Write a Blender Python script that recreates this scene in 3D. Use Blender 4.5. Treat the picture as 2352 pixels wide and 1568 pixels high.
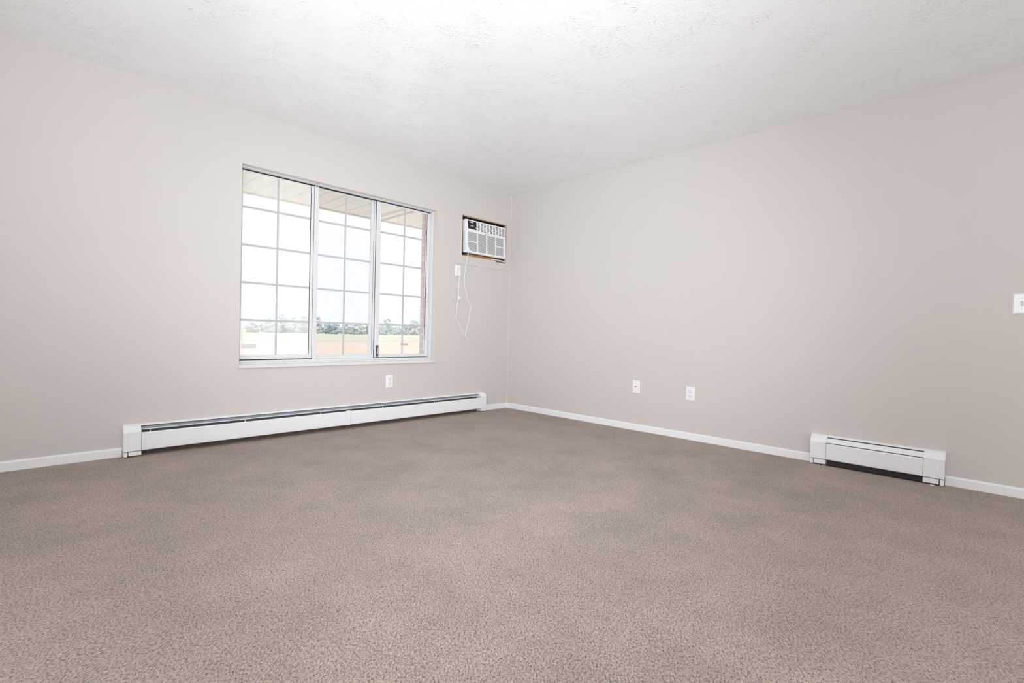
import bpy, bmesh, math, random
from mathutils import Vector, Matrix

for _o in list(bpy.data.objects):
    bpy.data.objects.remove(_o)
SC = bpy.context.scene
COL = SC.collection
PI = math.pi

# ---------------------------------------------------------------- camera
CAM = (-3.96646, -3.95456, 0.85217)
FPX, YAW, PITCH, ROLL = 1117.626, 0.794660, -0.0162895, 0.0256127
cam_d = bpy.data.cameras.new('camera')
cam_d.sensor_width = 36.0
cam_d.lens = 36.0 * FPX / 2352.0
cam_d.clip_start, cam_d.clip_end = 0.05, 3000
cam = bpy.data.objects.new('camera', cam_d)
COL.objects.link(cam)
_f = Vector((math.sin(YAW) * math.cos(PITCH), math.cos(YAW) * math.cos(PITCH), math.sin(PITCH)))
_r0 = Vector((math.cos(YAW), -math.sin(YAW), 0))
_u0 = _r0.cross(_f)
_r = math.cos(ROLL) * _r0 + math.sin(ROLL) * _u0
_u = -math.sin(ROLL) * _r0 + math.cos(ROLL) * _u0
cam.matrix_world = Matrix(((_r.x, _u.x, -_f.x, CAM[0]), (_r.y, _u.y, -_f.y, CAM[1]),
                           (_r.z, _u.z, -_f.z, CAM[2]), (0, 0, 0, 1)))
SC.camera = cam

# ---------------------------------------------------------------- view
SC.view_settings.view_transform = 'Standard'
SC.view_settings.look = 'None'
SC.view_settings.exposure = 0.0
SC.view_settings.gamma = 1.0
SC.view_settings.use_curve_mapping = False

# ---------------------------------------------------------------- overcast sky
world = bpy.data.worlds.new('overcast_sky')
SC.world = world
world.use_nodes = True
wn, wl = world.node_tree.nodes, world.node_tree.links
wn.clear()
w_out = wn.new('ShaderNodeOutputWorld')
w_bg = wn.new('ShaderNodeBackground')
w_geo = wn.new('ShaderNodeNewGeometry')
w_sep = wn.new('ShaderNodeSeparateXYZ')
w_map = wn.new('ShaderNodeMapRange')
w_map.inputs['From Min'].default_value = 0.0
w_map.inputs['From Max'].default_value = 1.0
w_map.inputs['To Min'].default_value = 1.30
w_map.inputs['To Max'].default_value = 5.0
wl.new(w_geo.outputs['Incoming'], w_sep.inputs[0])
w_abs = wn.new('ShaderNodeMath')          # the sky brightens from the horizon towards the zenith
w_abs.operation = 'ABSOLUTE'
w_pow = wn.new('ShaderNodeMath')
w_pow.operation = 'POWER'
w_pow.inputs[1].default_value = 2.4
wl.new(w_sep.outputs['Z'], w_abs.inputs[0])
wl.new(w_abs.outputs[0], w_pow.inputs[0])
wl.new(w_pow.outputs[0], w_map.inputs['Value'])
wl.new(w_map.outputs[0], w_bg.inputs['Strength'])
w_bg.inputs['Color'].default_value = (0.985, 0.992, 1.0, 1)
wl.new(w_bg.outputs[0], w_out.inputs[0])

# ---------------------------------------------------------------- photographer's bounce flash, plus added unseen fill lamps
def spot(name, loc, target, power, size_deg, blend, radius, color=(1, 1, 1)):
    d = bpy.data.lights.new(name, 'SPOT')
    d.energy = power
    d.spot_size = math.radians(size_deg)
    d.spot_blend = blend
    d.shadow_soft_size = radius
    d.color = color
    o = bpy.data.objects.new(name, d)
    COL.objects.link(o)
    o.location = loc
    o.rotation_euler = (Vector(target) - Vector(loc)).to_track_quat('-Z', 'Y').to_euler()
    return o

def lamp(name, loc, power, radius, color=(1, 1, 1)):
    d = bpy.data.lights.new(name, 'POINT')
    d.energy = power
    d.shadow_soft_size = radius
    d.color = color
    o = bpy.data.objects.new(name, d)
    COL.objects.link(o)
    o.location = loc
    return o

LAMP_COLOR = (0.93, 1.0, 1.07)
spot('bounce_flash', (-4.05, -4.0, 0.30), (-3.5, -3.4, 2.44), 75, 168, 1.0, 0.15, LAMP_COLOR)
spot('left_bounce_fill', (-3.95, -3.9, 0.75), (-2.3, -1.2, 2.44), 110, 86, 1.0, 0.12, LAMP_COLOR)  # added fill, aimed at the ceiling near the window wall
spot('far_bounce_fill', (-4.3, -4.2, 0.55), (-2.0, -1.6, 2.44), 285, 110, 1.0, 0.10, LAMP_COLOR)  # added fill, lifts the ceiling towards the far corner
spot('back_wall_fill', (-4.3, -4.3, 1.3), (-6.3, -4.3, 1.6), 560, 150, 1.0, 0.12, LAMP_COLOR)  # added fill, bounced off the wall behind the camera
spot('near_wall_fill', (-4.3, -4.3, 1.3), (-2.5, -6.6, 1.6), 365, 130, 1.0, 0.12, LAMP_COLOR)  # added fill, bounced off the near wall back into the room
spot('front_fill', (-4.2, -4.15, 1.5), (-0.4, -0.4, 0.9), 225, 75, 1.0, 0.30, LAMP_COLOR)  # added soft frontal fill, above and behind the camera

# ---------------------------------------------------------------- materials
def nodes_of(m):
    return m.node_tree.nodes, m.node_tree.links

def mat(name, color, rough=0.5, spec=0.5, metallic=0.0):
    m = bpy.data.materials.new(name)
    m.use_nodes = True
    b = m.node_tree.nodes['Principled BSDF']
    b.inputs['Base Color'].default_value = (*color, 1)
    b.inputs['Roughness'].default_value = rough
    b.inputs['Specular IOR Level'].default_value = spec
    b.inputs['Metallic'].default_value = metallic
    return m

def varied(name, color, amount=0.04, scale=6.0, rough=0.5, spec=0.5, bump=0.0, bscale=200.0, stretch=None):
    """paint or metal with faint procedural unevenness"""
    m = mat(name, color, rough, spec)
    n, l = nodes_of(m)
    b = n['Principled BSDF']
    tc = n.new('ShaderNodeTexCoord')
    src = tc.outputs['Object']
    if stretch:
        mp = n.new('ShaderNodeMapping')
        mp.inputs['Scale'].default_value = stretch
        l.new(src, mp.inputs[0])
        src = mp.outputs[0]
    nz = n.new('ShaderNodeTexNoise')
    nz.inputs['Scale'].default_value = scale
    nz.inputs['Detail'].default_value = 5
    l.new(src, nz.inputs['Vector'])
    mx = n.new('ShaderNodeMix')
    mx.data_type = 'RGBA'
    c0 = [max(0, c * (1 - amount)) for c in color]
    c1 = [min(1, c * (1 + amount)) for c in color]
    mx.inputs[6].default_value = (*c0, 1)
    mx.inputs[7].default_value = (*c1, 1)
    l.new(nz.outputs['Fac'], mx.inputs[0])
    l.new(mx.outputs[2], b.inputs['Base Color'])
    if bump > 0:
        n2 = n.new('ShaderNodeTexNoise')
        n2.inputs['Scale'].default_value = bscale
        n2.inputs['Detail'].default_value = 3
        l.new(src, n2.inputs['Vector'])
        bp = n.new('ShaderNodeBump')
        bp.inputs['Strength'].default_value = bump
        bp.inputs['Distance'].default_value = 0.002
        l.new(n2.outputs['Fac'], bp.inputs['Height'])
        l.new(bp.outputs[0], b.inputs['Normal'])
    return m

M = {}
M['wall'] = varied('wall_paint', (0.668, 0.622, 0.590), 0.012, 1.4, 0.55, 0.3, 0.10, 90)
M['white_trim'] = varied('white_trim_paint', (0.91, 0.91, 0.91), 0.02, 9, 0.38, 0.5)
M['window_white'] = varied('window_white', (0.755, 0.75, 0.745), 0.03, 14, 0.4, 0.4)
M['sill_white'] = varied('sill_weathered_white', (0.78, 0.76, 0.745), 0.07, 10, 0.5, 0.4, stretch=(0.35, 3, 3))
M['grille_bar'] = mat('grille_bar_grey', (0.54, 0.55, 0.555), 0.5, 0.3)
M['gasket'] = mat('black_gasket', (0.012, 0.011, 0.010), 0.6, 0.3)
M['latch_dark'] = mat('latch_dark_metal', (0.07, 0.065, 0.06), 0.4, 0.5)
M['latch_grey'] = mat('latch_grey_metal', (0.55, 0.54, 0.53), 0.3, 0.5, 0.6)
M['heater_white'] = varied('heater_white_enamel', (0.91, 0.91, 0.91), 0.015, 5, 0.35, 0.5)
M['heater_steel'] = varied('heater_bare_steel', (0.15, 0.155, 0.165), 0.25, 30, 0.45, 0.5, stretch=(0.3, 4, 4))
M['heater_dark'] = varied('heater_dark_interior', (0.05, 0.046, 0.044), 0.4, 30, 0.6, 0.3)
M['damper_grey'] = varied('damper_grey_metal', (0.40, 0.42, 0.455), 0.2, 30, 0.45, 0.5, stretch=(0.3, 4, 4))
M['gap_shade'] = varied('shaded_gap_brown', (0.13, 0.10, 0.085), 0.5, 60, 0.9, 0.1)
M['fin_metal'] = varied('fin_aluminium', (0.17, 0.165, 0.16), 0.3, 60, 0.45, 0.5)
M['ac_white'] = varied('ac_white_plastic', (0.90, 0.90, 0.90), 0.01, 8, 0.4, 0.4)
M['ac_dark'] = mat('ac_dark_recess', (0.035, 0.032, 0.031), 0.6, 0.3)
M['ac_black'] = mat('ac_black_panel', (0.006, 0.006, 0.006), 0.25, 0.5)
M['ac_mark'] = mat('ac_white_marking', (0.85, 0.85, 0.85), 0.5, 0.3)
M['ac_grey_mark'] = mat('ac_grey_marking', (0.09, 0.09, 0.095), 0.5, 0.3)
M['badge'] = mat('badge_grey', (0.40, 0.40, 0.42), 0.4, 0.5)
M['cabinet_metal'] = varied('ac_cabinet_metal', (0.10, 0.095, 0.09), 0.3, 20, 0.5, 0.4)
M['raw_edge'] = varied('raw_board_edge', (0.72, 0.55, 0.43), 0.25, 60, 0.8, 0.2)
M['raw_wood'] = varied('raw_brown_wood', (0.46, 0.235, 0.13), 0.55, 26, 0.8, 0.2, 0.5, 80, stretch=(1, 4, 4))
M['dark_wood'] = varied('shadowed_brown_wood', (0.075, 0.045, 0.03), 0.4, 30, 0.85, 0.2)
M['plate_white'] = mat('cover_plate_white', (0.90, 0.90, 0.89), 0.3, 0.5)
M['slot_dark'] = mat('receptacle_slot', (0.04, 0.038, 0.036), 0.6, 0.3)
M['screw'] = mat('plate_screw', (0.70, 0.70, 0.69), 0.3, 0.5)
M['steel'] = mat('steel_connector', (0.35, 0.34, 0.32), 0.3, 0.5, 0.9)
M['cord'] = mat('white_cord', (0.84, 0.83, 0.81), 0.4, 0.4)
M['chip'] = mat('paint_chip_white', (0.86, 0.85, 0.83), 0.6, 0.3)
M['soffit'] = varied('soffit_cream_vinyl', (0.69, 0.65, 0.565), 0.03, 4, 0.5, 0.3)
M['soffit_slot'] = mat('soffit_vent_slot', (0.33, 0.29, 0.22), 0.7, 0.2)
M['light_block'] = mat('light_block_brown', (0.2, 0.18, 0.17), 0.9, 0.1)
M['trunk'] = mat('tree_trunk', (0.16, 0.13, 0.10), 0.9, 0.1)
M['block'] = varied('tan_block', (0.33, 0.27, 0.21), 0.12, 3, 0.9, 0.1)

def brick_material():
    m = mat('rose_brick', (0.4, 0.28, 0.24), 0.9, 0.1)
    n, l = nodes_of(m)
    b = n['Principled BSDF']
    tc = n.new('ShaderNodeTexCoord')
    sp = n.new('ShaderNodeSeparateXYZ')
    ad = n.new('ShaderNodeMath')
    cb = n.new('ShaderNodeCombineXYZ')
    l.new(tc.outputs['Object'], sp.inputs[0])
    l.new(sp.outputs['X'], ad.inputs[0])
    l.new(sp.outputs['Y'], ad.inputs[1])
    l.new(ad.outputs[0], cb.inputs['X'])
    l.new(sp.outputs['Z'], cb.inputs['Y'])
    br = n.new('ShaderNodeTexBrick')
    br.inputs['Color1'].default_value = (0.55, 0.44, 0.405, 1)
    br.inputs['Color2'].default_value = (0.50, 0.39, 0.35, 1)
    br.inputs['Mortar'].default_value = (0.60, 0.56, 0.52, 1)
    br.inputs['Scale'].default_value = 1.0
    br.inputs['Brick Width'].default_value = 0.21
    br.inputs['Row Height'].default_value = 0.075
    br.inputs['Mortar Size'].default_value = 0.008
    l.new(cb.outputs[0], br.inputs['Vector'])
    l.new(br.outputs['Color'], b.inputs['Base Color'])
    return m
M['brick'] = brick_material()

def ceiling_material():
    m = mat('stomped_ceiling_paint', (0.93, 0.933, 0.94), 0.30, 0.5)
    n, l = nodes_of(m)
    b = n['Principled BSDF']
    b.inputs['Coat Weight'].default_value = 0.7      # semi-gloss paint film
    b.inputs['Coat Roughness'].default_value = 0.10
    tc = n.new('ShaderNodeTexCoord')
    src = tc.outputs['Object']
    # crow's-foot brush ridges: distorted ridged noise, gathered in patches
    warp = n.new('ShaderNodeTexNoise')
    warp.inputs['Scale'].default_value = 11
    warp.inputs['Detail'].default_value = 2
    l.new(src, warp.inputs['Vector'])
    sub = n.new('ShaderNodeVectorMath')
    sub.operation = 'MULTIPLY_ADD'
    sub.inputs[1].default_value = (0.14, 0.14, 0.14)
    l.new(warp.outputs['Color'], sub.inputs[0])
    l.new(src, sub.inputs[2])
    rid = n.new('ShaderNodeTexNoise')
    rid.noise_type = 'RIDGED_MULTIFRACTAL'
    rid.inputs['Scale'].default_value = 78
    rid.inputs['Detail'].default_value = 3
    rid.inputs['Roughness'].default_value = 0.6
    l.new(sub.outputs[0], rid.inputs['Vector'])
    pat = n.new('ShaderNodeTexNoise')
    pat.inputs['Scale'].default_value = 5.5
    pat.inputs['Detail'].default_value = 2
    l.new(src, pat.inputs['Vector'])
    pr = n.new('ShaderNodeMapRange')
    pr.inputs['To Min'].default_value = 0.15
    pr.inputs['From Min'].default_value = 0.40
    pr.inputs['From Max'].default_value = 0.66
    l.new(pat.outputs['Fac'], pr.inputs['Value'])
    mul = n.new('ShaderNodeMath')
    mul.operation = 'MULTIPLY'
    l.new(rid.outputs['Fac'], mul.inputs[0])
    l.new(pr.outputs[0], mul.inputs[1])
    bp = n.new('ShaderNodeBump')
    bp.inputs['Strength'].default_value = 1.0
    bp.inputs['Distance'].default_value = 0.0044
    l.new(mul.outputs[0], bp.inputs['Height'])
    l.new(bp.outputs[0], b.inputs['Normal'])
    l.new(bp.outputs[0], b.inputs['Coat Normal'])
    return m
M['ceiling'] = ceiling_material()

def carpet_material():
    m = mat('beige_cut_pile', (0.42, 0.345, 0.30), 0.95, 0.05)
    n, l = nodes_of(m)
    b = n['Principled BSDF']
    tc = n.new('ShaderNodeTexCoord')
    src = tc.outputs['Object']
    # tufts, brushed a little along one diagonal
    rot = n.new('ShaderNodeMapping')
    rot.inputs['Rotation'].default_value = (0, 0, -PI / 4)
    l.new(src, rot.inputs[0])
    nap = n.new('ShaderNodeMapping')
    nap.inputs['Scale'].default_value = (0.62, 1.0, 1.0)
    l.new(rot.outputs[0], nap.inputs[0])
    tuft = n.new('ShaderNodeTexNoise')
    tuft.inputs['Scale'].default_value = 215
    tuft.inputs['Detail'].default_value = 3
    tuft.inputs['Roughness'].default_value = 0.6
    tuft.inputs['Distortion'].default_value = 0.5
    l.new(nap.outputs[0], tuft.inputs['Vector'])
    # heathered beige yarn, shade between tufts painted dark, worn patches and traffic
    ramp = n.new('ShaderNodeValToRGB')
    e = ramp.color_ramp.elements
    e[0].position, e[0].color = 0.30, (0.125, 0.095, 0.076, 1)
    e[1].position, e[1].color = 0.70, (0.68, 0.57, 0.49, 1)
    k = e.new(0.48)
    k.color = (0.42, 0.336, 0.284, 1)
    l.new(tuft.outputs['Fac'], ramp.inputs[0])
    wear = n.new('ShaderNodeTexNoise')
    wear.inputs['Scale'].default_value = 2.6
    wear.inputs['Detail'].default_value = 7
    wear.inputs['Roughness'].default_value = 0.68
    l.new(src, wear.inputs['Vector'])
    wr = n.new('ShaderNodeMapRange')
    wr.inputs['From Min'].default_value = 0.32
    wr.inputs['From Max'].default_value = 0.68
    wr.inputs['To Min'].default_value = 0.85
    wr.inputs['To Max'].default_value = 1.13
    l.new(wear.outputs['Fac'], wr.inputs['Value'])
    mx = n.new('ShaderNodeVectorMath')
    mx.operation = 'SCALE'
    l.new(ramp.outputs['Color'], mx.inputs[0])
    l.new(wr.outputs[0], mx.inputs['Scale'])
    l.new(mx.outputs[0], b.inputs['Base Color'])
    bp = n.new('ShaderNodeBump')
    bp.inputs['Strength'].default_value = 0.75
    bp.inputs['Distance'].default_value = 0.008
    l.new(tuft.outputs['Fac'], bp.inputs['Height'])
    l.new(bp.outputs[0], b.inputs['Normal'])
    b.inputs['Sheen Weight'].default_value = 0.15
    return m
M['carpet'] = carpet_material()

def glass_material(name, tint, dust, streak):
    """clear pane with a film of dust that catches the daylight"""
    m = bpy.data.materials.new(name)
    m.use_nodes = True
    n, l = nodes_of(m)
    n.clear()
    out = n.new('ShaderNodeOutputMaterial')
    tr = n.new('ShaderNodeBsdfTransparent')
    tr.inputs[0].default_value = (*tint, 1)
    gl = n.new('ShaderNodeBsdfGlossy')
    gl.inputs['Roughness'].default_value = 0.02
    fr = n.new('ShaderNodeFresnel')
    fr.inputs['IOR'].default_value = 1.45
    fm = n.new('ShaderNodeMath')
    fm.operation = 'MULTIPLY'
    fm.inputs[1].default_value = 0.5
    l.new(fr.outputs[0], fm.inputs[0])
    m1 = n.new('ShaderNodeMixShader')
    l.new(fm.outputs[0], m1.inputs[0])
    l.new(tr.outputs[0], m1.inputs[1])
    l.new(gl.outputs[0], m1.inputs[2])
    tl = n.new('ShaderNodeBsdfTranslucent')
    tl.inputs[0].default_value = (0.90, 0.92, 0.95, 1)
    tc = n.new('ShaderNodeTexCoord')
    mp = n.new('ShaderNodeMapping')
    mp.inputs['Scale'].default_value = (1, 1, 0.3)
    nz = n.new('ShaderNodeTexNoise')
    nz.inputs['Scale'].default_value = 9
    nz.inputs['Detail'].default_value = 4
    l.new(tc.outputs['Object'], mp.inputs[0])
    l.new(mp.outputs[0], nz.inputs['Vector'])
    mr = n.new('ShaderNodeMapRange')
    mr.inputs['From Min'].default_value = 0.3
    mr.inputs['From Max'].default_value = 0.7
    mr.inputs['To Min'].default_value = max(0, dust - streak)
    mr.inputs['To Max'].default_value = dust + streak
    l.new(nz.outputs['Fac'], mr.inputs['Value'])
    m2 = n.new('ShaderNodeMixShader')
    l.new(mr.outputs[0], m2.inputs[0])
    l.new(m1.outputs[0], m2.inputs[1])
    l.new(tl.outputs[0], m2.inputs[2])
    l.new(m2.outputs[0], out.inputs[0])
    return m
M['glass_hazy'] = glass_material('dusty_glass', (0.95, 0.95, 0.955), 0.32, 0.08)
M['glass_centre'] = glass_material('tinted_glass', (0.87, 0.875, 0.885), 0.08, 0.03)
M['glass_right'] = glass_material('lightly_dusty_glass', (0.92, 0.92, 0.925), 0.15, 0.03)

def hazed_leaf_material(name, c):  # leaf colours paled, distance haze is put into the colour
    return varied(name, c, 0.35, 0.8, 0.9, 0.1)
M['leaf_grey'] = hazed_leaf_material('hazed_leaf_grey', (0.42, 0.48, 0.48))
M['leaf_dark'] = hazed_leaf_material('hazed_leaf_dark', (0.33, 0.41, 0.44))
M['leaf_light'] = hazed_leaf_material('hazed_leaf_light', (0.47, 0.54, 0.49))

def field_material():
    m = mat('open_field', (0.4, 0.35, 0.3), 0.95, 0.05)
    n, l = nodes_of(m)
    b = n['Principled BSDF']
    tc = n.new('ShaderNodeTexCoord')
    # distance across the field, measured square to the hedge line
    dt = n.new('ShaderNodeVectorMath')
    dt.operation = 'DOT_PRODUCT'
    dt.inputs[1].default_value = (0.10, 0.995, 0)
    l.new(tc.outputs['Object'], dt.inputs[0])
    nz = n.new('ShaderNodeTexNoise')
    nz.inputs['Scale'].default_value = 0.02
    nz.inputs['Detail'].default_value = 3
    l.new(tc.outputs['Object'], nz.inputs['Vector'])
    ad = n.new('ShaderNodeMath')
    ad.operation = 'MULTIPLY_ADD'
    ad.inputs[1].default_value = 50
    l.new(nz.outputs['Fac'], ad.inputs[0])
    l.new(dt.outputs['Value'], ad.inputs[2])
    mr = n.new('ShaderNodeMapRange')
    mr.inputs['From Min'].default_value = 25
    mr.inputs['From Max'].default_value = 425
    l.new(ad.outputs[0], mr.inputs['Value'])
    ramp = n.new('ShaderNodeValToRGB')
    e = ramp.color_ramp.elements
    e[0].position, e[0].color = 0.035, (0.60, 0.60, 0.585, 1)  # unseen pale near ground, added to bounce light onto the soffit
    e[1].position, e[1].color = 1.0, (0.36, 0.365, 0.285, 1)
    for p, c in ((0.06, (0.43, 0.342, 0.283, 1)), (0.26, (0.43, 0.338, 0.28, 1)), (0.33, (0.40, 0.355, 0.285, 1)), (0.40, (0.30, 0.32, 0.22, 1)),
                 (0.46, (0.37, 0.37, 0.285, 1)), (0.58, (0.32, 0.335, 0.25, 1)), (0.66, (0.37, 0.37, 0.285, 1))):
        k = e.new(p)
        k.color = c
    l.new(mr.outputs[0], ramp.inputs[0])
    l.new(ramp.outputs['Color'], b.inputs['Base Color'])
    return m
M['field'] = field_material()

# ---------------------------------------------------------------- mesh helpers
def box(bm, x0, x1, y0, y1, z0, z1):
    if x0 > x1: x0, x1 = x1, x0
    if y0 > y1: y0, y1 = y1, y0
    if z0 > z1: z0, z1 = z1, z0
    v = [bm.verts.new((x, y, z)) for x in (x0, x1) for y in (y0, y1) for z in (z0, z1)]
    for f in ((0, 1, 3, 2), (4, 6, 7, 5), (0, 4, 5, 1), (2, 3, 7, 6), (0, 2, 6, 4), (1, 5, 7, 3)):
        bm.faces.new([v[i] for i in f])
    return v

def prism_x(bm, prof, x0, x1):
    """profile [(y, z)] extruded along x"""
    a = [bm.verts.new((x0, y, z)) for y, z in prof]
    b = [bm.verts.new((x1, y, z)) for y, z in prof]
    k = len(prof)
    bm.faces.new(a)
    bm.faces.new(b[::-1])
    for i in range(k):
        j = (i + 1) % k
        bm.faces.new((a[j], a[i], b[i], b[j]))

def sheet(pts, t):
    """open polyline [(y, z)] given a thickness: closed profile"""
    up, lo = [], []
    for i, p in enumerate(pts):
        a = Vector(pts[max(0, i - 1)])
        b = Vector(pts[min(len(pts) - 1, i + 1)])
        d = (b - a).normalized()
        nn = Vector((-d.y, d.x)) * t / 2
        up.append((p[0] + nn.x, p[1] + nn.y))
        lo.append((p[0] - nn.x, p[1] - nn.y))
    return up + lo[::-1]

def prism_z(bm, prof, z0, z1):
    a = [bm.verts.new((x, y, z0)) for x, y in prof]
    b = [bm.verts.new((x, y, z1)) for x, y in prof]
    k = len(prof)
    bm.faces.new(a[::-1])
    bm.faces.new(b)
    for i in range(k):
        j = (i + 1) % k
        bm.faces.new((a[i], a[j], b[j], b[i]))

def prism_y(bm, prof, y0, y1):
    """profile [(x, z)] extruded along y"""
    a = [bm.verts.new((x, y0, z)) for x, z in prof]
    b = [bm.verts.new((x, y1, z)) for x, z in prof]
    k = len(prof)
    bm.faces.new(a)
    bm.faces.new(b[::-1])
    for i in range(k):
        j = (i + 1) % k
        bm.faces.new((a[j], a[i], b[i], b[j]))

def disc_y(bm, x, z, r, y0, y1, seg=20):
    prism_y(bm, [(x + r * math.cos(2 * PI * i / seg), z + r * math.sin(2 * PI * i / seg)) for i in range(seg)], y0, y1)

def tube(bm, pts, r, seg=10):
    """smooth tube through points"""
    P = [Vector(p) for p in pts]
    Q = []
    for i in range(len(P) - 1):
        p0, p1, p2, p3 = P[max(0, i - 1)], P[i], P[i + 1], P[min(len(P) - 1, i + 2)]
        for k in range(6):
            t = k / 6
            Q.append(0.5 * ((2 * p1) + (p2 - p0) * t + (2 * p0 - 5 * p1 + 4 * p2 - p3) * t * t + (3 * p1 - p0 - 3 * p2 + p3) * t ** 3))
    Q.append(P[-1])
    rings = []
    ref = Vector((0, 1, 0))
    for i, q in enumerate(Q):
        d = (Q[min(i + 1, len(Q) - 1)] - Q[max(i - 1, 0)]).normalized()
        s = d.cross(ref)
        s = s.normalized() if s.length > 1e-4 else Vector((1, 0, 0))
        t = s.cross(d).normalized()
        rings.append([bm.verts.new(q + r * (math.cos(2 * PI * k / seg) * s + math.sin(2 * PI * k / seg) * t)) for k in range(seg)])
    for a, b in zip(rings, rings[1:]):
        for k in range(seg):
            j = (k + 1) % seg
            bm.faces.new((a[k], a[j], b[j], b[k]))
    bm.faces.new(rings[0][::-1])
    bm.faces.new(rings[-1])

def obj(name, bm, material, parent=None, bevel=0.0, smooth=False, seg=2):
    bmesh.ops.recalc_face_normals(bm, faces=bm.faces)
    me = bpy.data.meshes.new(name)
    bm.to_mesh(me)
    bm.free()
    if smooth:
        for p in me.polygons:
            p.use_smooth = True
    me.materials.append(material)
    o = bpy.data.objects.new(name, me)
    COL.objects.link(o)
    if parent:
        o.parent = parent
    if bevel > 0:
        md = o.modifiers.new('bevel', 'BEVEL')
        md.width = bevel
        md.segments = seg
        md.limit_method = 'ANGLE'
        md.angle_limit = math.radians(40)
    return o

def boxes(name, lst, material, parent=None, bevel=0.0):
    bm = bmesh.new()
    for b in lst:
        box(bm, *b)
    return obj(name, bm, material, parent, bevel)

def tag(o, label, cat, group=None):
    o['label'] = label
    o['category'] = cat
    if group:
        o['group'] = group
    return o

def empty(name, loc, rz=0.0):
    o = bpy.data.objects.new(name, None)
    COL.objects.link(o)
    o.location = loc
    o.rotation_euler = (0, 0, rz)
    o.empty_display_size = 0.1
    return o

def thing(name, label, cat, loc, rz=0.0, group=None):
    return tag(empty(name, loc, rz), label, cat, group)

def struct(o):
    o['kind'] = 'structure'
    return o

# ---------------------------------------------------------------- room shell
H = 2.44
XB, YB = -6.3, -6.6            # far ends of the room behind the camera
WX0, WX1, WZ0, WZ1 = -2.812, -1.045, 0.566, 2.052     # window opening
AX0, AX1, AZ0, AZ1 = -0.727, -0.070, 1.653, 2.081     # air conditioner opening
WT = 0.15                       # thickness of the window wall

bm = bmesh.new()
box(bm, XB - 0.1, 0.1, YB - 0.1, 0.0, -0.12, 0.0)
struct(obj('floor', bm, M['carpet']))
bm = bmesh.new()
box(bm, XB - 0.1, 0.1, YB - 0.1, WT, H, H + 0.12)
struct(obj('ceiling', bm, M['ceiling']))
struct(boxes('wall_left', [
    (XB - 0.1, WX0, 0, WT, -0.12, H), (WX0, WX1, 0, WT, -0.12, WZ0), (WX0, WX1, 0, WT, WZ1, H),
    (WX1, AX0, 0, WT, -0.12, H), (AX0, AX1, 0, WT, -0.12, AZ0), (AX0, AX1, 0, WT, AZ1, H),
    (AX1, 0.0, 0, WT, -0.12, H)], M['wall']))
struct(boxes('wall_right', [(0, 0.12, YB - 0.1, WT, -0.12, H)], M['wall']))
struct(boxes('wall_back', [(XB - 0.1, XB, YB - 0.1, WT, -0.12, H)], M['wall']))
struct(boxes('wall_near', [(XB, 0, YB - 0.1, YB, -0.12, H)], M['wall']))

# painted quarter-round down the corner, and the taped board joint under the window
bm = bmesh.new()
prof = [(0, 0)] + [(-0.006 * math.cos(a), -0.006 * math.sin(a)) for a in [i * PI / 12 for i in range(7)]]
prism_z(bm, prof, 0.05, H)
struct(obj('trim_1', bm, M['wall'], smooth=False))
struct(boxes('trim_2', [(-1.9225, -1.9195, -0.0012, 0.0, 0.2, 0.545)], M['wall'], bevel=0.0008))

BBP = [(0, 0.0), (-0.012, 0.0), (-0.012, 0.047), (-0.0105, 0.0535), (-0.0065, 0.0575), (0, 0.058)]
bm = bmesh.new()
prism_x(bm, BBP, XB, -3.489)
prism_x(bm, BBP, -0.384, 0.0)
struct(obj('baseboard_left', bm, M['white_trim']))
bm = bmesh.new()
R_PROF = [(y, z) for y, z in BBP]
def prism_wall_right(bm, prof, y0, y1):
    a = [bm.verts.new((p, y0, z)) for p, z in prof]
    b = [bm.verts.new((p, y1, z)) for p, z in prof]
    k = len(prof)
    bm.faces.new(a)
    bm.faces.new(b[::-1])
    for i in range(k):
        j = (i + 1) % k
        bm.faces.new((a[j], a[i], b[i], b[j]))
prism_wall_right(bm, R_PROF, 0.0, -3.078)
prism_wall_right(bm, R_PROF, -3.785, YB)
struct(obj('baseboard_right', bm, M['white_trim']))

# ---------------------------------------------------------------- window
win = struct(empty('window_1', ((WX0 + WX1) / 2, 0.1, WZ0)))
WO = Vector(win.location)
def wbox(name, lst, material, parent=None, bevel=0.0):
    """boxes given in room coordinates, parented to the window"""
    l2 = [(a - WO.x, b - WO.x, c - WO.y, d - WO.y, e - WO.z, f - WO.z) for a, b, c, d, e, f in lst]
    return boxes(name, l2, material, parent or win, bevel)

FY0, FY1 = 0.056, 0.15
GZ0, GZ1 = 0.632, 2.036
wbox('window_frame', [
    (WX0, WX1, FY0, FY1, WZ1 - 0.006, WZ1), (WX0, WX0 + 0.006, FY0, FY1, WZ0, WZ1 - 0.006),
    (WX1 - 0.006, WX1, FY0, FY1, WZ0, WZ1 - 0.006),
    (WX0, WX1, 0.135, FY1, 2.036, WZ1 - 0.006),
    (WX0 + 0.006, WX1 - 0.006, 0.100, FY1, WZ0, 0.594), (WX0 + 0.006, WX1 - 0.006, FY0, 0.100, WZ0, 0.578)],
    M['window_white'], bevel=0.0015)
wbox('window_stool', [(-2.820, -1.038, -0.020, 0.0, 0.545, 0.568), (WX0 + 0.001, WX1 - 0.001, 0.0, FY0, 0.5665, 0.570)], M['sill_white'], bevel=0.004)
wbox('top_track', [(WX0 + 0.006, WX1 - 0.006, 0.100, 0.132, 2.0435, WZ1 - 0.006)], M['gasket'])
wbox('mullion', [(-2.226, -2.188, 0.108, FY1, 0.594, 2.046)], M['window_white'], bevel=0.002)
wbox('mullion', [(-1.688, -1.648, 0.122, FY1, 0.594, 2.046)], M['window_white'], bevel=0.002)
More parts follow.
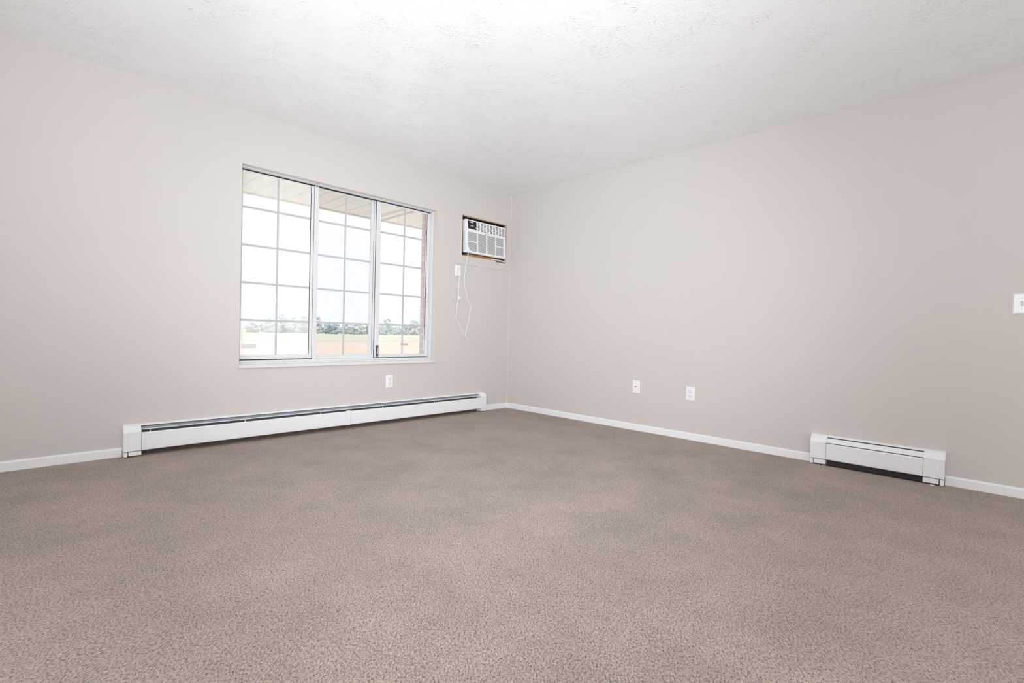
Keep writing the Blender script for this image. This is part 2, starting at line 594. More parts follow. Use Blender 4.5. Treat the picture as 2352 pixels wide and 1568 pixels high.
wbox('gasket', [(-1.6485, -1.6455, 0.1190, 0.122, 0.60, 2.042)], M['gasket'])
wbox('gasket', [(-1.668, -1.666, 0.1205, 0.1225, 0.63, 2.036)], M['gasket'])

def sash(name, x0, x1, left, right, y0, y1, bottom, top, zb, zt, glass, rail=True, gaskets=()):
    """one glazed panel: stiles and rails, pane, flat grille bars"""
    lst = [(x0, x0 + left, y0, y1, zb, zt), (x1 - right, x1, y0, y1, zb, zt),
           (x0 + left, x1 - right, y0, y1, zb, bottom), (x0 + left, x1 - right, y0, y1, top, zt)]
    s = wbox(name, lst, M['window_white'], bevel=0.002)
    ym = (y0 + y1) / 2
    wbox('pane', [(x0 + left - 0.004, x1 - right + 0.004, ym - 0.0005, ym + 0.0005, bottom - 0.004, top + 0.004)], glass, s)
    xm = (x0 + left + x1 - right) / 2
    g = [(xm - 0.0075, xm + 0.0075, ym - 0.006, ym - 0.002, bottom, top)]
    for z in (0.905, 1.191, 1.477, 1.764):
        g.append((x0 + left, xm - 0.0075, ym - 0.006, ym - 0.002, z - 0.0085, z + 0.0085))
        g.append((xm + 0.0075, x1 - right, ym - 0.006, ym - 0.002, z - 0.0085, z + 0.0085))
    wbox('grille_bars', g, M['grille_bar'], s)
    if gaskets:
        wbox('gasket', gaskets, M['gasket'], s)
    return s

sash('sash', -2.804, -2.232, 0.030, 0.025, 0.103, 0.127, 0.634, 2.030, 0.601, 2.038, M['glass_hazy'],
     gaskets=[(-2.2597, -2.2567, 0.1015, 0.1055, 0.634, 2.030), (-2.232, -2.226, 0.116, 0.128, 0.594, 2.042),
              (-2.804, -2.226, 0.103, 0.126, 0.5942, 0.6008)])
sash('fixed_panel', -2.188, -1.688, 0.002, 0.002, 0.126, 0.148, 0.630, 2.030, 0.594, 2.040, M['glass_centre'])
rs = sash('sash', -1.6452, -1.0525, 0.042, 0.036, 0.103, 0.127, 0.629, 2.026, 0.5995, 2.038, M['glass_right'],
          gaskets=[(-1.0925, -1.0893, 0.1015, 0.1055, 0.629, 2.026), (-1.0525, -1.0512, 0.105, 0.126, 0.60, 2.04),
                   (-1.6452, -1.0525, 0.104, 0.126, 0.5942, 0.5993)])
rs['label'] = 'right sliding sash carrying the latch'
lt = wbox('latch', [(-1.634, -1.607, 0.0985, 0.103, 0.602, 0.712)], M['latch_dark'], rs, bevel=0.001)
bm = bmesh.new()
for z in (0.704, 0.612):
    box(bm, -1.628 - WO.x, -1.612 - WO.x, 0.095 - WO.y, 0.0986 - WO.y, z - 0.005 - WO.z, z + 0.005 - WO.z)
box(bm, -1.6245 - WO.x, -1.6105 - WO.x, 0.088 - WO.y, 0.0986 - WO.y, 0.628 - WO.z, 0.652 - WO.z)
box(bm, -1.6225 - WO.x, -1.6125 - WO.x, 0.084 - WO.y, 0.090 - WO.y, 0.640 - WO.z, 0.688 - WO.z)
obj('latch_lever', bm, M['latch_grey'], lt, bevel=0.002)

# ---------------------------------------------------------------- outside: brick veneer, soffit, field
BX0, BX1, BZ0, BZ1 = -2.785, -1.080, 0.545, 2.075
BO = 0.205
struct(boxes('wall_brick', [
    (-9.0, BX0, WT, BO, -3.0, 2.5), (BX1, 2.0, WT, BO, -3.0, 2.5),
    (BX0, BX1, WT, BO, -3.0, BZ0), (BX0, BX1, WT, BO, BZ1, 2.5)], M['brick']))

bm = bmesh.new()
SZ, SY = 2.135, 1.150
x = -9.0
while x < 4.0:                      # vinyl planks running out from the wall, with v-grooves between
    box(bm, x + 0.004, x + 0.150, BO, SY, SZ, SZ + 0.012)
    box(bm, x - 0.004, x + 0.004, BO, SY, SZ + 0.005, SZ + 0.012)
    x += 0.154
soffit = struct(obj('roof_soffit', bm, M['soffit'], bevel=0.003, seg=1))
for cx in (-1.105, -0.985):         # two perforated strips in the vented plank
    bm = bmesh.new()
    y = BO + 0.10
    while y < SY - 0.06:
        box(bm, cx - 0.030, cx + 0.030, y, y + 0.013, SZ - 0.0012, SZ + 0.001)
        y += 0.034
    obj('vent_strip', bm, M['soffit_slot'], soffit)
struct(boxes('roof_fascia', [(-9.0, 4.0, SY, SY + 0.03, SZ - 0.012, SZ + 0.16)], M['soffit']))
struct(boxes('eave_light_block', [(-9.0, 4.0, BO, SY, SZ + 0.10, SZ + 0.16)], M['light_block']))  # unseen box added to keep sky light off the soffit

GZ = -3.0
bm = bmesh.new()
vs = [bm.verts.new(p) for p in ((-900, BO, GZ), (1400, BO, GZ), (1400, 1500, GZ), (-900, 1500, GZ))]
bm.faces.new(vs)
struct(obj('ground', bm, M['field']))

o = boxes('field_block', [(-0.95, 0.95, -0.45, 0.45, 0, 0.62)], M['block'], bevel=0.08)
o.location = (67.9, 106.5, GZ - 0.02)
o.rotation_euler = (0, 0, -0.57)
tag(o, 'small tan rectangular block on the bare field, seen through the right window panel', 'block')
o = boxes('field_block', [(-1.15, 1.15, -0.45, 0.45, 0, 0.80)], M['block'], bevel=0.08)
o.location = (25.3, 91.0, GZ - 0.02)
o.rotation_euler = (0, 0, -0.30)
tag(o, 'pale tan block on the bare field, low in the left window panel', 'block')

# hazy tree line at the far side of the field
def tree_mesh(name, h, w, seed, conic, material, loc, label):
    rnd = random.Random(seed)
    root = thing(name, label, 'tree', loc, 0, 'hazy trees across the field')
    bm = bmesh.new()
    n = 90
    for i in range(n):
        t = (i + 0.5) / n
        z = h * (0.03 + 0.90 * t)
        if conic:
            rr = w * 0.5 * (1.02 - t) ** 0.8
        else:
            rr = w * 0.5 * math.sin(PI * min(1, 0.22 + 0.74 * t)) ** 0.7
        a = rnd.uniform(0, 2 * PI)
        q = rr * math.sqrt(rnd.uniform(0.05, 0.8))
        s = rnd.uniform(0.075, 0.15) * h * (0.6 if t > 0.8 else 1.0)
        s = min(s, 0.30 * w)
        mtx = Matrix.Translation((q * math.cos(a), q * math.sin(a), min(z, h - s * 0.7))) @ Matrix.Diagonal((s * rnd.uniform(.8, 1.2), s * rnd.uniform(.8, 1.2), s * 0.8, 1))
        g = bmesh.ops.create_icosphere(bm, subdivisions=2, radius=1.0, matrix=mtx)
        for v in g['verts']:
            v.co += Vector((rnd.uniform(-1, 1), rnd.uniform(-1, 1), rnd.uniform(-1, 1))) * s * 0.20
    obj('crown', bm, material, root)
    bm = bmesh.new()
    r = 0.022 * h
    prism_z(bm, [(r * math.cos(k * PI / 4), r * math.sin(k * PI / 4)) for k in range(8)], -0.1, 0.4 * h)
    obj('trunk', bm, M['trunk'], root)
    return root

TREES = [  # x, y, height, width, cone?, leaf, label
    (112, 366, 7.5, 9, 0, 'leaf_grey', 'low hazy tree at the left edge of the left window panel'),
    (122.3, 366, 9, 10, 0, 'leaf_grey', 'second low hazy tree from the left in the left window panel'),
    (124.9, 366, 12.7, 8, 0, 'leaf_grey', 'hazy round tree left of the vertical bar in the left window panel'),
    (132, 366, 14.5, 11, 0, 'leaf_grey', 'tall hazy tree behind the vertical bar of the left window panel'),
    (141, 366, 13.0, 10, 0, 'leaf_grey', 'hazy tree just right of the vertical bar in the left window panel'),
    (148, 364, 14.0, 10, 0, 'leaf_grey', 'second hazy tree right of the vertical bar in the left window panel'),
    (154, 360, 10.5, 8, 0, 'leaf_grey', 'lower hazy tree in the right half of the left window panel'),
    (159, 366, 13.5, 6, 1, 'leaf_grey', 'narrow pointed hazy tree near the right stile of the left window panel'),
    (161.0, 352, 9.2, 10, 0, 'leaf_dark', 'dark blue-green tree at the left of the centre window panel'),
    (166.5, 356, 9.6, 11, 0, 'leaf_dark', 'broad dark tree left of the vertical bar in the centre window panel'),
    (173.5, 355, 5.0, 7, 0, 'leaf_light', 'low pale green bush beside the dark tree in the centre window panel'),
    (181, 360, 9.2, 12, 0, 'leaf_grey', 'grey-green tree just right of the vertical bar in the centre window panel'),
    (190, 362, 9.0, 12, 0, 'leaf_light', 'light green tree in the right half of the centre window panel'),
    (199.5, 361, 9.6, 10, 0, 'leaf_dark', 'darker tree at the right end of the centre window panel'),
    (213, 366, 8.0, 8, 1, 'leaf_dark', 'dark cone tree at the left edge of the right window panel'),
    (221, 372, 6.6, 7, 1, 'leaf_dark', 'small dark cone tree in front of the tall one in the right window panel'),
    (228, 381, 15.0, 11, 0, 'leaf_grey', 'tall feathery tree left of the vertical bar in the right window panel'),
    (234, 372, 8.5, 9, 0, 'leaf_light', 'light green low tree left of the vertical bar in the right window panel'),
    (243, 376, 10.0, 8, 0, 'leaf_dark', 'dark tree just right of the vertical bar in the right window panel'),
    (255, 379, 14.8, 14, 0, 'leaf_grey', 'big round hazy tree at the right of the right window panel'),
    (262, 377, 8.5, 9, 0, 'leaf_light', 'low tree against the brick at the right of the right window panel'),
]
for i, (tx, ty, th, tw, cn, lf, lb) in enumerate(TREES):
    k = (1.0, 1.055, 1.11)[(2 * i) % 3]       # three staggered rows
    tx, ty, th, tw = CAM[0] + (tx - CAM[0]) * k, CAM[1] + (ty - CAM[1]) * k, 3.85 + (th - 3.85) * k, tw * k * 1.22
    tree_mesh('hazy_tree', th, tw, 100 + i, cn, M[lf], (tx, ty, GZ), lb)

# ---------------------------------------------------------------- baseboard heaters
HOOD = [(-0.002, 0.2035), (-0.018, 0.2030), (-0.029, 0.1985), (-0.0345, 0.1925)]
CAPTOP = [(0.0, 0.2065), (-0.022, 0.2060), (-0.036, 0.2015), (-0.050, 0.1915), (-0.061, 0.1785), (-0.069, 0.1610), (-0.0705, 0.1560)]

def end_cap(parent, x0, x1, zb, outer_left):
    bm = bmesh.new()
    prism_x(bm, CAPTOP + [(-0.0705, 0.1545), (0.0, 0.1545)], x0, x1)          # rounded upper half, lapped over
    prism_x(bm, [(0.0, 0.1545), (-0.0690, 0.1545), (-0.0690, zb), (0.0, zb)], x0 + 0.001, x1 - 0.001)
    c = obj('end_cap', bm, M['heater_white'], parent, bevel=0.0012)
    bm = bmesh.new()
    # thin lapped edge strip on the outer side of the cap face
    if outer_left:
        box(bm, x0 + 0.0005, x0 + 0.024, -0.0702, -0.0690, zb, 0.1545)
    else:
        box(bm, x1 - 0.024, x1 - 0.0005, -0.0702, -0.0690, zb, 0.1545)
    obj('edge_strip', bm, M['heater_white'], c, bevel=0.0006)
    bm = bmesh.new()
    a, b = (x0 + 0.026, x1) if outer_left else (x0, x1 - 0.026)
    box(bm, a, b, -0.0720, -0.004, 0.010, zb - 0.004)
    p, q = (x0 + 0.003, x0 + 0.021) if outer_left else (x1 - 0.021, x1 - 0.003)
    box(bm, p, q, -0.0670, -0.004, 0.004, zb - 0.005)
    obj('foot', bm, M['heater_white'], c, bevel=0.001)
    return c

def heater(label, loc, rz, L, cl, cr, zb, is_open, joints=()):
    t = thing('baseboard_heater', label, 'heater', loc, rz, 'baseboard heaters')
    bm = bmesh.new()
    box(bm, cl, L - cr, -0.003, 0.0, 0.046, 0.2035)
    obj('back_panel', bm, M['heater_steel'], t)
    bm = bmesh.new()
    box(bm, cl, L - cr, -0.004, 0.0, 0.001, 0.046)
    obj('gap_shade_strip', bm, M['gap_shade'], t)  # dark brown strip painted in for the shaded carpet under the heater
    bm = bmesh.new()
    prism_x(bm, sheet(HOOD, 0.0022), cl - 0.002, L - cr + 0.002)
    obj('hood', bm, M['heater_white'], t)
    xs = [cl] + [v for j in joints for v in (j[0], j[1])] + [L - cr]
    for i in range(0, len(xs), 2):
        bm = bmesh.new()
        prism_x(bm, sheet([(-0.050, zb + 0.001), (-0.0660, zb + 0.0012), (-0.0672, zb + 0.008), (-0.0680, 0.146), (-0.0655, 0.1515), (-0.0590, 0.1525)], 0.0016), xs[i] + 0.0005, xs[i + 1] - (0.004 if i + 2 < len(xs) else 0.0005))
        obj('front_panel', bm, M['heater_white'], t)
    for j in joints:
        bm = bmesh.new()
        prism_x(bm, sheet([(-0.058, zb - 0.001), (-0.0690, zb - 0.001), (-0.0702, 0.150), (-0.064, 0.1560), (-0.050, 0.1575)], 0.0016), j[0] - 0.004, j[1] - 0.002)
        obj('joint_cover', bm, M['heater_white'], t)
    # damper blade
    bm = bmesh.new()
    if is_open:
        prism_x(bm, sheet([(-0.0185, 0.1865), (-0.034, 0.1790), (-0.0500, 0.1735)], 0.0012), cl, L - cr)
        d = obj('damper', bm, M['damper_grey'], t)
        bm = bmesh.new()
        prism_x(bm, [(-0.0500, 0.1748), (-0.0500, 0.1722), (-0.0525, 0.1690), (-0.0535, 0.1735)], cl, L - cr)
        obj('damper_lip', bm, M['heater_white'], d)
    else:
        prism_x(bm, sheet([(-0.0375, 0.1862), (-0.047, 0.1780), (-0.0575, 0.1660), (-0.0640, 0.1580)], 0.0014), cl, L - cr)
        obj('damper', bm, M['heater_white'], t)
    # finned element on its pipe, and the hanger brackets
    bm = bmesh.new()
    x = cl + 0.02
    while x < L - cr - 0.02:
        box(bm, x, x + 0.0006, -0.054, -0.012, 0.062, 0.128)
        x += 0.0075
    tube(bm, [(cl, -0.033, 0.095), ((L) / 2, -0.033, 0.095), (L - cr, -0.033, 0.095)], 0.011)
    obj('finned_element', bm, M['fin_metal'], t)
    nb = max(2, int(round(L / 0.62)) + 1)
    for i in range(nb):
        bx = cl + 0.045 + (L - cl - cr - 0.09) * i / (nb - 1)
        bm = bmesh.new()
        prism_x(bm, [(-0.003, 0.060), (-0.060, 0.060), (-0.0655, 0.100), (-0.0665, 0.146), (-0.057, 0.1640), (-0.054, 0.160), (-0.058, 0.146), (-0.055, 0.056), (-0.003, 0.050)], bx, bx + 0.004)
        obj('bracket', bm, M['heater_white'] if is_open else M['heater_steel'], t)
    end_cap(t, 0.0, cl, zb, True)
    end_cap(t, L - cr, L, zb, False)
    return t

heater('long white baseboard heater along the wall under the window', (-3.489, 0, 0), 0, 3.105, 0.092, 0.078, 0.038, True, joints=((1.499, 1.535),))
hs = heater('short white baseboard heater on the right wall, dark gap beneath it', (0, -3.078, 0), -PI / 2, 0.707, 0.096, 0.100, 0.043, False)
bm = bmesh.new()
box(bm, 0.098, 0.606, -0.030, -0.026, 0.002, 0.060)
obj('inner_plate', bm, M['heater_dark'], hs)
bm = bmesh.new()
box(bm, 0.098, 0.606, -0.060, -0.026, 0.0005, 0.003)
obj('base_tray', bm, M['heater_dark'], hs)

# ---------------------------------------------------------------- air conditioner and its opening
mb = thing('mounting_board', 'wall-coloured board around the air conditioner, with raw wood showing in the cut-out', 'board', (-0.4, 0, 1.56))
MO = Vector(mb.location)
def mbox(name, lst, material, bevel=0.0, parent=None):
    l2 = [(a - MO.x, b - MO.x, c - MO.y, d - MO.y, e - MO.z, f - MO.z) for a, b, c, d, e, f in lst]
    return boxes(name, l2, material, parent or mb, bevel)
PX0, PX1, PZ0, PZ1 = -0.820, -0.013, 1.562, 2.178
mbox('panel', [(PX0, AX0, -0.007, 0, PZ0, PZ1), (AX1, PX1, -0.007, 0, PZ0, PZ1),
               (AX0, AX1, -0.007, 0, PZ0, AZ0), (AX0, AX1, -0.007, 0, AZ1, PZ1)], M['wall'])
e = 0.005
mbox('raw_edge', [(AX0, AX1, -0.0075, 0.018, AZ1 - e, AZ1), (AX0, AX0 + 0.003, -0.0072, 0.012, AZ0, AZ1 - e),
                  (AX1 - 0.010, AX1, -0.0075, 0.03, AZ0, AZ1 - e), (AX0, AX1 - 0.010, -0.0072, 0.012, AZ0, AZ0 + 0.003)], M['raw_edge'])
mbox('wood_lining', [(AX0 + 0.001, AX1 - 0.001, 0.018, 0.145, AZ1 - 0.012, AZ1 - 0.001),
                     (AX1 - 0.012, AX1 - 0.001, 0.03, 0.145, AZ0 + 0.02, AZ1 - 0.012)], M['dark_wood'])
mbox('left_lining', [(AX0 + 0.001, AX0 + 0.006, 0.012, 0.145, AZ0 + 0.003, AZ1 - 0.012)], M['dark_wood'])
bm = bmesh.new()
rnd = random.Random(5)
for i in range(46):                 # splintered raw edge along the head of the cut-out
    x0 = AX0 + 0.03 + i * 0.0135 + rnd.uniform(-0.004, 0.004)
    w, d = rnd.uniform(0.006, 0.018), rnd.uniform(0.001, 0.008) * (1.3 - i / 60)
    prism_y(bm, [(x0 - MO.x, AZ1 - e - MO.z), (x0 + w - MO.x, AZ1 - e - MO.z), (x0 + w * rnd.uniform(.5, .9) - MO.x, AZ1 - e - d - MO.z), (x0 + w * rnd.uniform(.1, .4) - MO.x, AZ1 - e - d * rnd.uniform(.5, 1) - MO.z)], -0.003, 0.016 + rnd.uniform(0, 0.012))
obj('splinters', bm, M['raw_edge'], mb)
mbox('sill_plank', [(-0.640, -0.235, 0.004, 0.14, AZ0 + 0.0035, AZ0 + 0.028)], M['raw_wood'], bevel=0.003)
mbox('sill_base', [(AX0 + 0.006, AX1 - 0.012, 0.012, 0.145, AZ0 + 0.0005, AZ0 + 0.0035)], M['dark_wood'])
mbox('back_board', [(AX0 + 0.002, AX1 - 0.002, 0.1455, 0.149, AZ0 + 0.002, AZ1 - 0.002)], M['dark_wood'])
bm = bmesh.new()
prof = []
up, lo = [], []
for i in range(13):
    t = i / 12
    xx = -0.300 + 0.215 * t
    zz = AZ0 + 0.001 + 0.013 * math.sin(PI * (0.12 + 0.80 * t)) - 0.022 * max(0, t - 0.75)
    up.append((xx - MO.x, zz + 0.004 - MO.z))
    lo.append((xx - MO.x, zz - 0.003 - MO.z))
prism_y(bm, up + lo[::-1], -0.012, 0.010)
obj('loose_strip', bm, M['white_trim'], mb)
mbox('strip_gap', [(-0.230, -0.085, -0.0078, -0.0068, AZ0 - 0.010, AZ0 - 0.001)], M['dark_wood'])

ac = thing('air_conditioner', 'white wall air conditioner in a ragged wood-edged opening, black control panel, cord hanging', 'air conditioner', (-0.41, 0, 1.687))
AO = Vector(ac.location)
TILT = 0.045
def ac_fin(bm, name, material, parent=None, bevel=0.0, smooth=False):
    for v in bm.verts:              # room coordinates to the unit's own frame, leaning back slightly at the top
        v.co.y += (v.co.z - AO.z) * TILT
        v.co -= AO
    return obj(name, bm, material, parent or ac, bevel, smooth)
CX0, CX1, CZ0, CZ1 = -0.702, -0.122, 1.687, 2.034
YF = -0.050                          # face of the front panel
bm = bmesh.new()
box(bm, CX0 + 0.012, CX1 - 0.012, 0.012, 0.125, CZ0 + 0.014, CZ1 - 0.020)
ac_fin(bm, 'cabinet', M['cabinet_metal'])
bm = bmesh.new()
box(bm, CX0, CX1, YF + 0.010, 0.007, CZ0, CZ1)
body = ac_fin(bm, 'bezel', M['ac_white'], bevel=0.006)
bm = bmesh.new()                     # curved side cheek crease
tube(bm, [(CX0 - 0.0005, YF + 0.030, CZ1 - 0.13), (CX0 - 0.0005, YF + 0.027, CZ1 - 0.20), (CX0 - 0.0005, YF + 0.016, CZ1 - 0.27), (CX0 - 0.0005, YF + 0.012, CZ0 + 0.03)], 0.0016, 6)
ac_fin(bm, 'side_crease', M['badge'], body, smooth=True)
# layout on the front face
CPX0, CPX1, CPZ0, CPZ1 = -0.678, -0.556, 1.936, 2.020      # control panel
LX0, LX1, LZ0, LZ1 = -0.544, -0.138, 1.930, 2.022          # air outlet louvers
GX0, GX1, GZ0_, GZ1_ = -0.676, -0.142, 1.706, 1.906        # intake grille
bm = bmesh.new()
Y0, Y1 = YF, YF + 0.011
box(bm, CX0 + 0.002, GX0, Y0, Y1, CZ0 + 0.002, CZ1 - 0.002)
box(bm, GX1, CX1 - 0.002, Y0, Y1, CZ0 + 0.002, CZ1 - 0.002)
box(bm, GX0, GX1, Y0, Y1, CZ0 + 0.002, GZ0_)
box(bm, GX0, GX1, Y0, Y1, GZ1_, LZ0)
box(bm, GX0, LX0, Y0, Y1, LZ0, LZ1)
box(bm, LX1, GX1, Y0, Y1, LZ0, LZ1)
box(bm, GX0, GX1, Y0, Y1, LZ1, CZ1 - 0.002)
RC = 0.062                           # rounded lower corners of the grille field
arc = [(GX0 + RC - RC * math.cos(a), GZ0_ + RC - RC * math.sin(a)) for a in [i * PI / 16 for i in range(9)]]
prism_y(bm, [(GX0, GZ0_)] + arc[::-1], Y0, Y1)
RD = 0.035
arc = [(GX1 - RD + RD * math.cos(a), GZ0_ + RD - RD * math.sin(a)) for a in [i * PI / 16 for i in range(9)]]
prism_y(bm, [(GX1, GZ0_)] + arc[::-1], Y0, Y1)
front = ac_fin(bm, 'front_panel', M['ac_white'], bevel=0.0012)
bm = bmesh.new()
box(bm, GX0, GX1, YF + 0.0085, YF + 0.0099, GZ0_, GZ1_)
box(bm, LX0, LX1, YF + 0.0085, YF + 0.0099, LZ0, LZ1)
ac_fin(bm, 'dark_recess', M['ac_dark'], front)
bm = bmesh.new()
nsl = 19
pitch = (GZ1_ - GZ0_) / nsl
for i in range(nsl + 1):
    z = GZ0_ + i * pitch
    box(bm, GX0, GX1, YF + 0.001, YF + 0.0085, z - 0.0026, z + 0.0026)
for k in range(1, 4):
    xx = GX0 + (GX1 - GX0) * k / 4
    box(bm, xx - 0.006, xx + 0.006, YF + 0.0002, YF + 0.0085, GZ0_, GZ1_)
box(bm, GX0, GX0 + (GX1 - GX0) / 4, YF + 0.0005, YF + 0.0085, GZ0_ + 0.094, GZ0_ + 0.105)
box(bm, GX1 - (GX1 - GX0) / 4, GX1, YF + 0.0005, YF + 0.0085, GZ0_ + 0.094, GZ0_ + 0.103)
box(bm, GX1 - 0.012, GX1 - 0.009, YF + 0.0005, YF + 0.0085, GZ0_, GZ1_)
ac_fin(bm, 'intake_grille', M['ac_white'], front)
bm = bmesh.new()
for k in range(10):
    xx = LX0 + (LX1 - LX0) * k / 9
    box(bm, xx - 0.0058, xx + 0.0058, YF + 0.002, YF + 0.0085, LZ0, LZ1)
for k in range(7):
    z = LZ0 + (LZ1 - LZ0) * k / 6
    box(bm, LX0, LX1, YF + 0.003, YF + 0.0085, z - 0.0036, z + 0.0036)
lv = ac_fin(bm, 'outlet_louvers', M['ac_white'], front)
for k in (2.6, 6.0):
    bm = bmesh.new()
    xx = LX0 + (LX1 - LX0) * k / 9
    box(bm, xx - 0.009, xx + 0.009, YF - 0.004, YF + 0.004, (LZ0 + LZ1) / 2 - 0.010, (LZ0 + LZ1) / 2 + 0.006)
    ac_fin(bm, 'louver_tab', M['ac_white'], lv, bevel=0.0015)
bm = bmesh.new()
prism_y(bm, [(CPX0 - 0.004, CPZ1), (CPX1 - 0.004, CPZ1), (CPX1, CPZ0), (CPX0 + 0.006, CPZ0)], YF - 0.0015, YF + 0.002)
cp = ac_fin(bm, 'control_panel', M['ac_black'], bevel=0.0008)
for q in ((-0.644, -0.606, 2.003), (-0.640, -0.602, 1.967)):
    bm = bmesh.new()
    box(bm, q[0], q[1], YF - 0.0022, YF - 0.0012, q[2], q[2] + 0.007)
    ac_fin(bm, 'display_bar', M['ac_mark'], cp)
bm = bmesh.new()
disc_y(bm, -0.566, 1.956, 0.0050, YF - 0.0022, YF - 0.0012, 12)
ac_fin(bm, 'power_button', M['ac_mark'], cp)
bm = bmesh.new()
box(bm, -0.641, -0.605, YF - 0.0021, YF - 0.0012, 1.9755, 2.0015)
ac_fin(bm, 'display', mat('display_dark_glass', (0.012, 0.012, 0.014), 0.15, 0.5), cp)
for xx, zz in ((-0.658, 1.957), (-0.640, 1.953), (-0.622, 1.950), (-0.600, 1.951), (-0.590, 1.985), (-0.578, 1.990), (-0.578, 1.972), (-0.656, 1.988), (-0.590, 1.970), (-0.664, 2.009)):
    bm = bmesh.new()
    box(bm, xx - 0.003, xx + 0.003, YF - 0.0021, YF - 0.0012, zz - 0.0025, zz + 0.0025)
    ac_fin(bm, 'button', M['ac_grey_mark'], cp)
bm = bmesh.new()
box(bm, -0.437, -0.372, YF - 0.0012, YF + 0.001, 1.9145, 1.9195)
ac_fin(bm, 'badge', M['badge'], front)

# power cord: from under the unit down in a loop and back up to the plug
CY = -0.016
cord_pts = [(-0.655, -0.030, 1.700), (-0.667, -0.036, 1.655), (-0.678, -0.030, 1.57), (-0.690, -0.020, 1.43), (-0.690, -0.018, 1.362), (-0.664, CY, 1.27), (-0.628, CY, 1.18),
            (-0.594, CY, 1.130), (-0.596, CY, 1.09), (-0.618, CY, 0.98), (-0.652, CY, 0.85), (-0.655, CY, 0.820), (-0.640, CY, 0.795), (-0.610, CY, 0.768),
            (-0.603, CY - 0.002, 0.762), (-0.622, CY - 0.006, 0.770), (-0.668, CY - 0.006, 0.812), (-0.715, CY, 0.885), (-0.760, CY, 0.960), (-0.788, CY, 1.005),
            (-0.782, CY, 1.06), (-0.768, CY, 1.16), (-0.764, CY, 1.23), (-0.763, CY, 1.32), (-0.766, -0.024, 1.40), (-0.768, -0.030, 1.425)]
bm = bmesh.new()
tube(bm, [Vector(p) - AO for p in cord_pts], 0.0042, 8)
cord = obj('power_cord', bm, M['cord'], ac, smooth=True)
bm = bmesh.new()
v = box(bm, -0.785, -0.752, -0.038, -0.008, 1.428, 1.497)
bmesh.ops.translate(bm, verts=bm.verts, vec=-AO)
obj('plug', bm, M['cord'], cord, bevel=0.006)
bm = bmesh.new()
box(bm, -0.764, -0.738, -0.026, -0.006, 1.188, 1.222)
box(bm, -0.742, -0.726, -0.022, -0.010, 1.206, 1.214)
box(bm, -0.742, -0.726, -0.022, -0.010, 1.190, 1.198)
bmesh.ops.translate(bm, verts=bm.verts, vec=-AO)
obj('cord_tie', bm, M['cord'], cord, bevel=0.003)

# ---------------------------------------------------------------- wall plates (built facing -y, then turned)
def plate_bm(w, h):
    bm = bmesh.new()
    x, z = w / 2, h / 2
    b = 0.006
    back = [(-x, 0, -z), (x, 0, -z), (x, 0, z), (-x, 0, z)]
    mid = [(-x, -0.003, -z), (x, -0.003, -z), (x, -0.003, z), (-x, -0.003, z)]
    fr = [(-x + b, -0.0065, -z + b), (x - b, -0.0065, -z + b), (x - b, -0.0065, z - b), (-x + b, -0.0065, z - b)]
    rings = [[bm.verts.new(p) for p in ring] for ring in (back, mid, fr)]
    bm.faces.new(rings[0])
    bm.faces.new(rings[2][::-1])
    for a, c in zip(rings, rings[1:]):
        for i in range(4):
            j = (i + 1) % 4
            bm.faces.new((a[i], a[j], c[j], c[i]))
    return bm

def screws(parent, zs):
    for z in zs:
        bm = bmesh.new()
        disc_y(bm, 0, z, 0.0032, -0.0078, -0.006, 12)
        obj('screw', bm, M['screw'], parent)

def outlet(label, loc, rz):
    t = thing('wall_outlet', label, 'outlet', loc, rz, 'duplex outlets')
    obj('cover_plate', plate_bm(0.0745, 0.117), M['plate_white'], t, bevel=0.001)
    for zc in (0.0195, -0.0195):
        bm = bmesh.new()
        r = 0.0172
        pts = []
        for i in range(28):
            a = 2 * PI * i / 28
            pts.append((r * math.cos(a), zc + max(-0.0142, min(0.0142, r * math.sin(a)))))
        prism_y(bm, pts, -0.0090, -0.0062)
        rc = obj('receptacle', bm, M['plate_white'], t, bevel=0.0008)
        bm = bmesh.new()
        box(bm, -0.0075, -0.0052, -0.0093, -0.0088, zc - 0.0005, zc + 0.0085)
        box(bm, 0.0052, 0.0075, -0.0093, -0.0088, zc + 0.0005, zc + 0.0080)
        disc_y(bm, 0, zc - 0.0075, 0.0030, -0.0093, -0.0088, 12)
        obj('slots', bm, M['slot_dark'], rc)
    screws(t, (0.0,))
    return t

outlet('white duplex outlet on the window wall, between the sill and the long heater', (-1.543, 0, 0.383), 0)
outlet('white duplex outlet on the right wall, nearer the short heater', (0, -2.174, 0.3855), -PI / 2)
t = thing('wall_outlet', 'white outlet under the air conditioner board with the cord plugged in', 'outlet', (-0.769, 0, 1.489), 0, 'duplex outlets')
obj('cover_plate', plate_bm(0.070, 0.114), M['plate_white'], t, bevel=0.001)
bm = bmesh.new()
disc_y(bm, 0, 0.0245, 0.0165, -0.0088, -0.0062, 24)
rc = obj('receptacle', bm, M['plate_white'], t, bevel=0.0008)
bm = bmesh.new()
box(bm, -0.0075, -0.0052, -0.0091, -0.0086, 0.0240, 0.0325)
box(bm, 0.0052, 0.0075, -0.0091, -0.0086, 0.0245, 0.0320)
disc_y(bm, 0, 0.0170, 0.0030, -0.0091, -0.0086, 12)
obj('slots', bm, M['slot_dark'], rc)

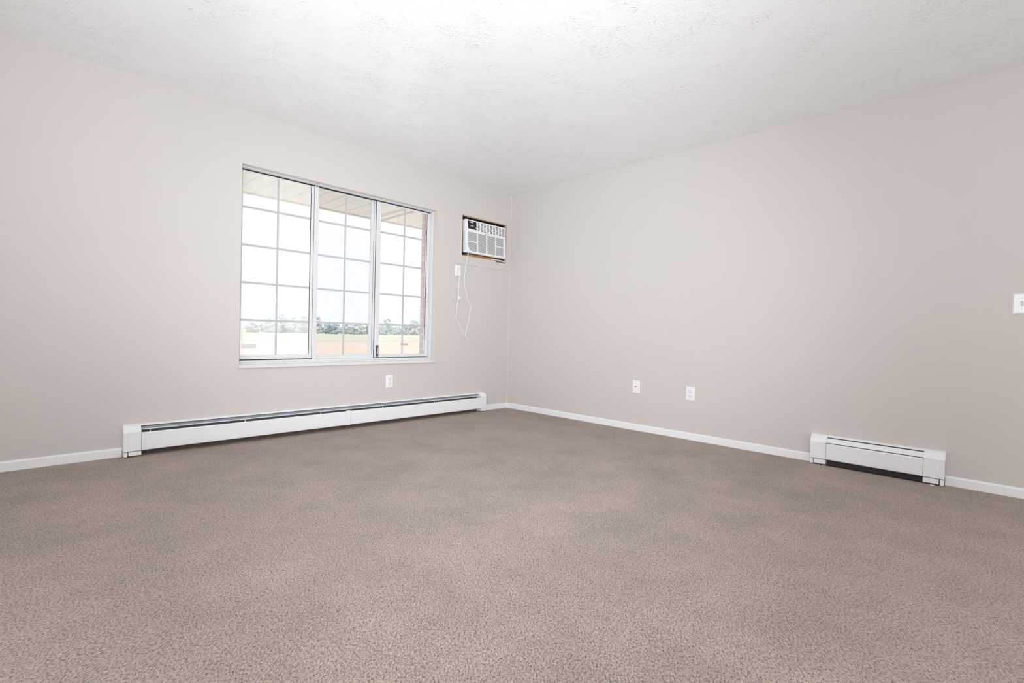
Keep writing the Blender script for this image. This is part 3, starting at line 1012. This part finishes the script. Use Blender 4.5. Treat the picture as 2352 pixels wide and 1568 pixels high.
t = thing('cable_plate', 'white plate with a single cable connector, left of the outlet on the right wall', 'wall plate', (0, -1.664, 0.3945), -PI / 2)
obj('cover_plate', plate_bm(0.0745, 0.117), M['plate_white'], t, bevel=0.001)
bm = bmesh.new()
disc_y(bm, 0, 0.004, 0.0075, -0.0085, -0.006, 6)
nt = obj('connector_nut', bm, M['plate_white'], t)
bm = bmesh.new()
disc_y(bm, 0, 0.004, 0.0048, -0.0165, -0.0085, 14)
obj('connector', bm, M['steel'], nt)
screws(t, (0.042, -0.042))

t = thing('light_switch', 'white toggle light switch at the right edge of the right wall', 'switch', (0, -4.0775, 1.094), -PI / 2)
obj('cover_plate', plate_bm(0.0745, 0.117), M['plate_white'], t, bevel=0.001)
bm = bmesh.new()
box(bm, -0.0055, 0.0055, -0.0070, -0.0062, -0.0125, 0.0125)
sl = obj('toggle_slot', bm, M['badge'], t)
bm = bmesh.new()
prism_x(bm, [(-0.0065, -0.010), (-0.0065, 0.006), (-0.016, 0.0075), (-0.0175, 0.0015)], -0.0045, 0.0045)
obj('toggle', bm, M['plate_white'], sl, bevel=0.001)
screws(t, (0.030, -0.030))

# ---------------------------------------------------------------- bits of debris on the carpet
def crumb(name, label, cat, loc, s, material, seed, group=None):
    rnd = random.Random(seed)
    bm = bmesh.new()
    g = bmesh.ops.create_icosphere(bm, subdivisions=1, radius=1.0, matrix=Matrix.Diagonal((s[0], s[1], s[2], 1)))
    for v in g['verts']:
        v.co += Vector((rnd.uniform(-1, 1) * s[0], rnd.uniform(-1, 1) * s[1], rnd.uniform(-1, 1) * s[2])) * 0.25
    o = obj(name, bm, material)
    o.location = (loc[0], loc[1], s[2] * 0.8)
    tag(o, label, cat, group)
    return o
crumb('paint_chip', 'white paint chip under the left end cap of the short heater', 'debris', (-0.082, -3.135, 0), (0.006, 0.008, 0.003), M['chip'], 1, 'chips by the short heater')
crumb('paint_chip', 'small round white chip beside the left end cap of the short heater', 'debris', (-0.080, -3.163, 0), (0.004, 0.004, 0.003), M['chip'], 2, 'chips by the short heater')
crumb('paint_chip', 'white chip lying under the right end cap of the short heater', 'debris', (-0.085, -3.735, 0), (0.006, 0.016, 0.003), M['chip'], 3, 'chips by the short heater')
crumb('dirt_clump', 'dark brown dirt crumb on the carpet below the joint of the long heater', 'debris', (-1.945, -0.088, 0), (0.007, 0.006, 0.004), M['dark_wood'], 4)
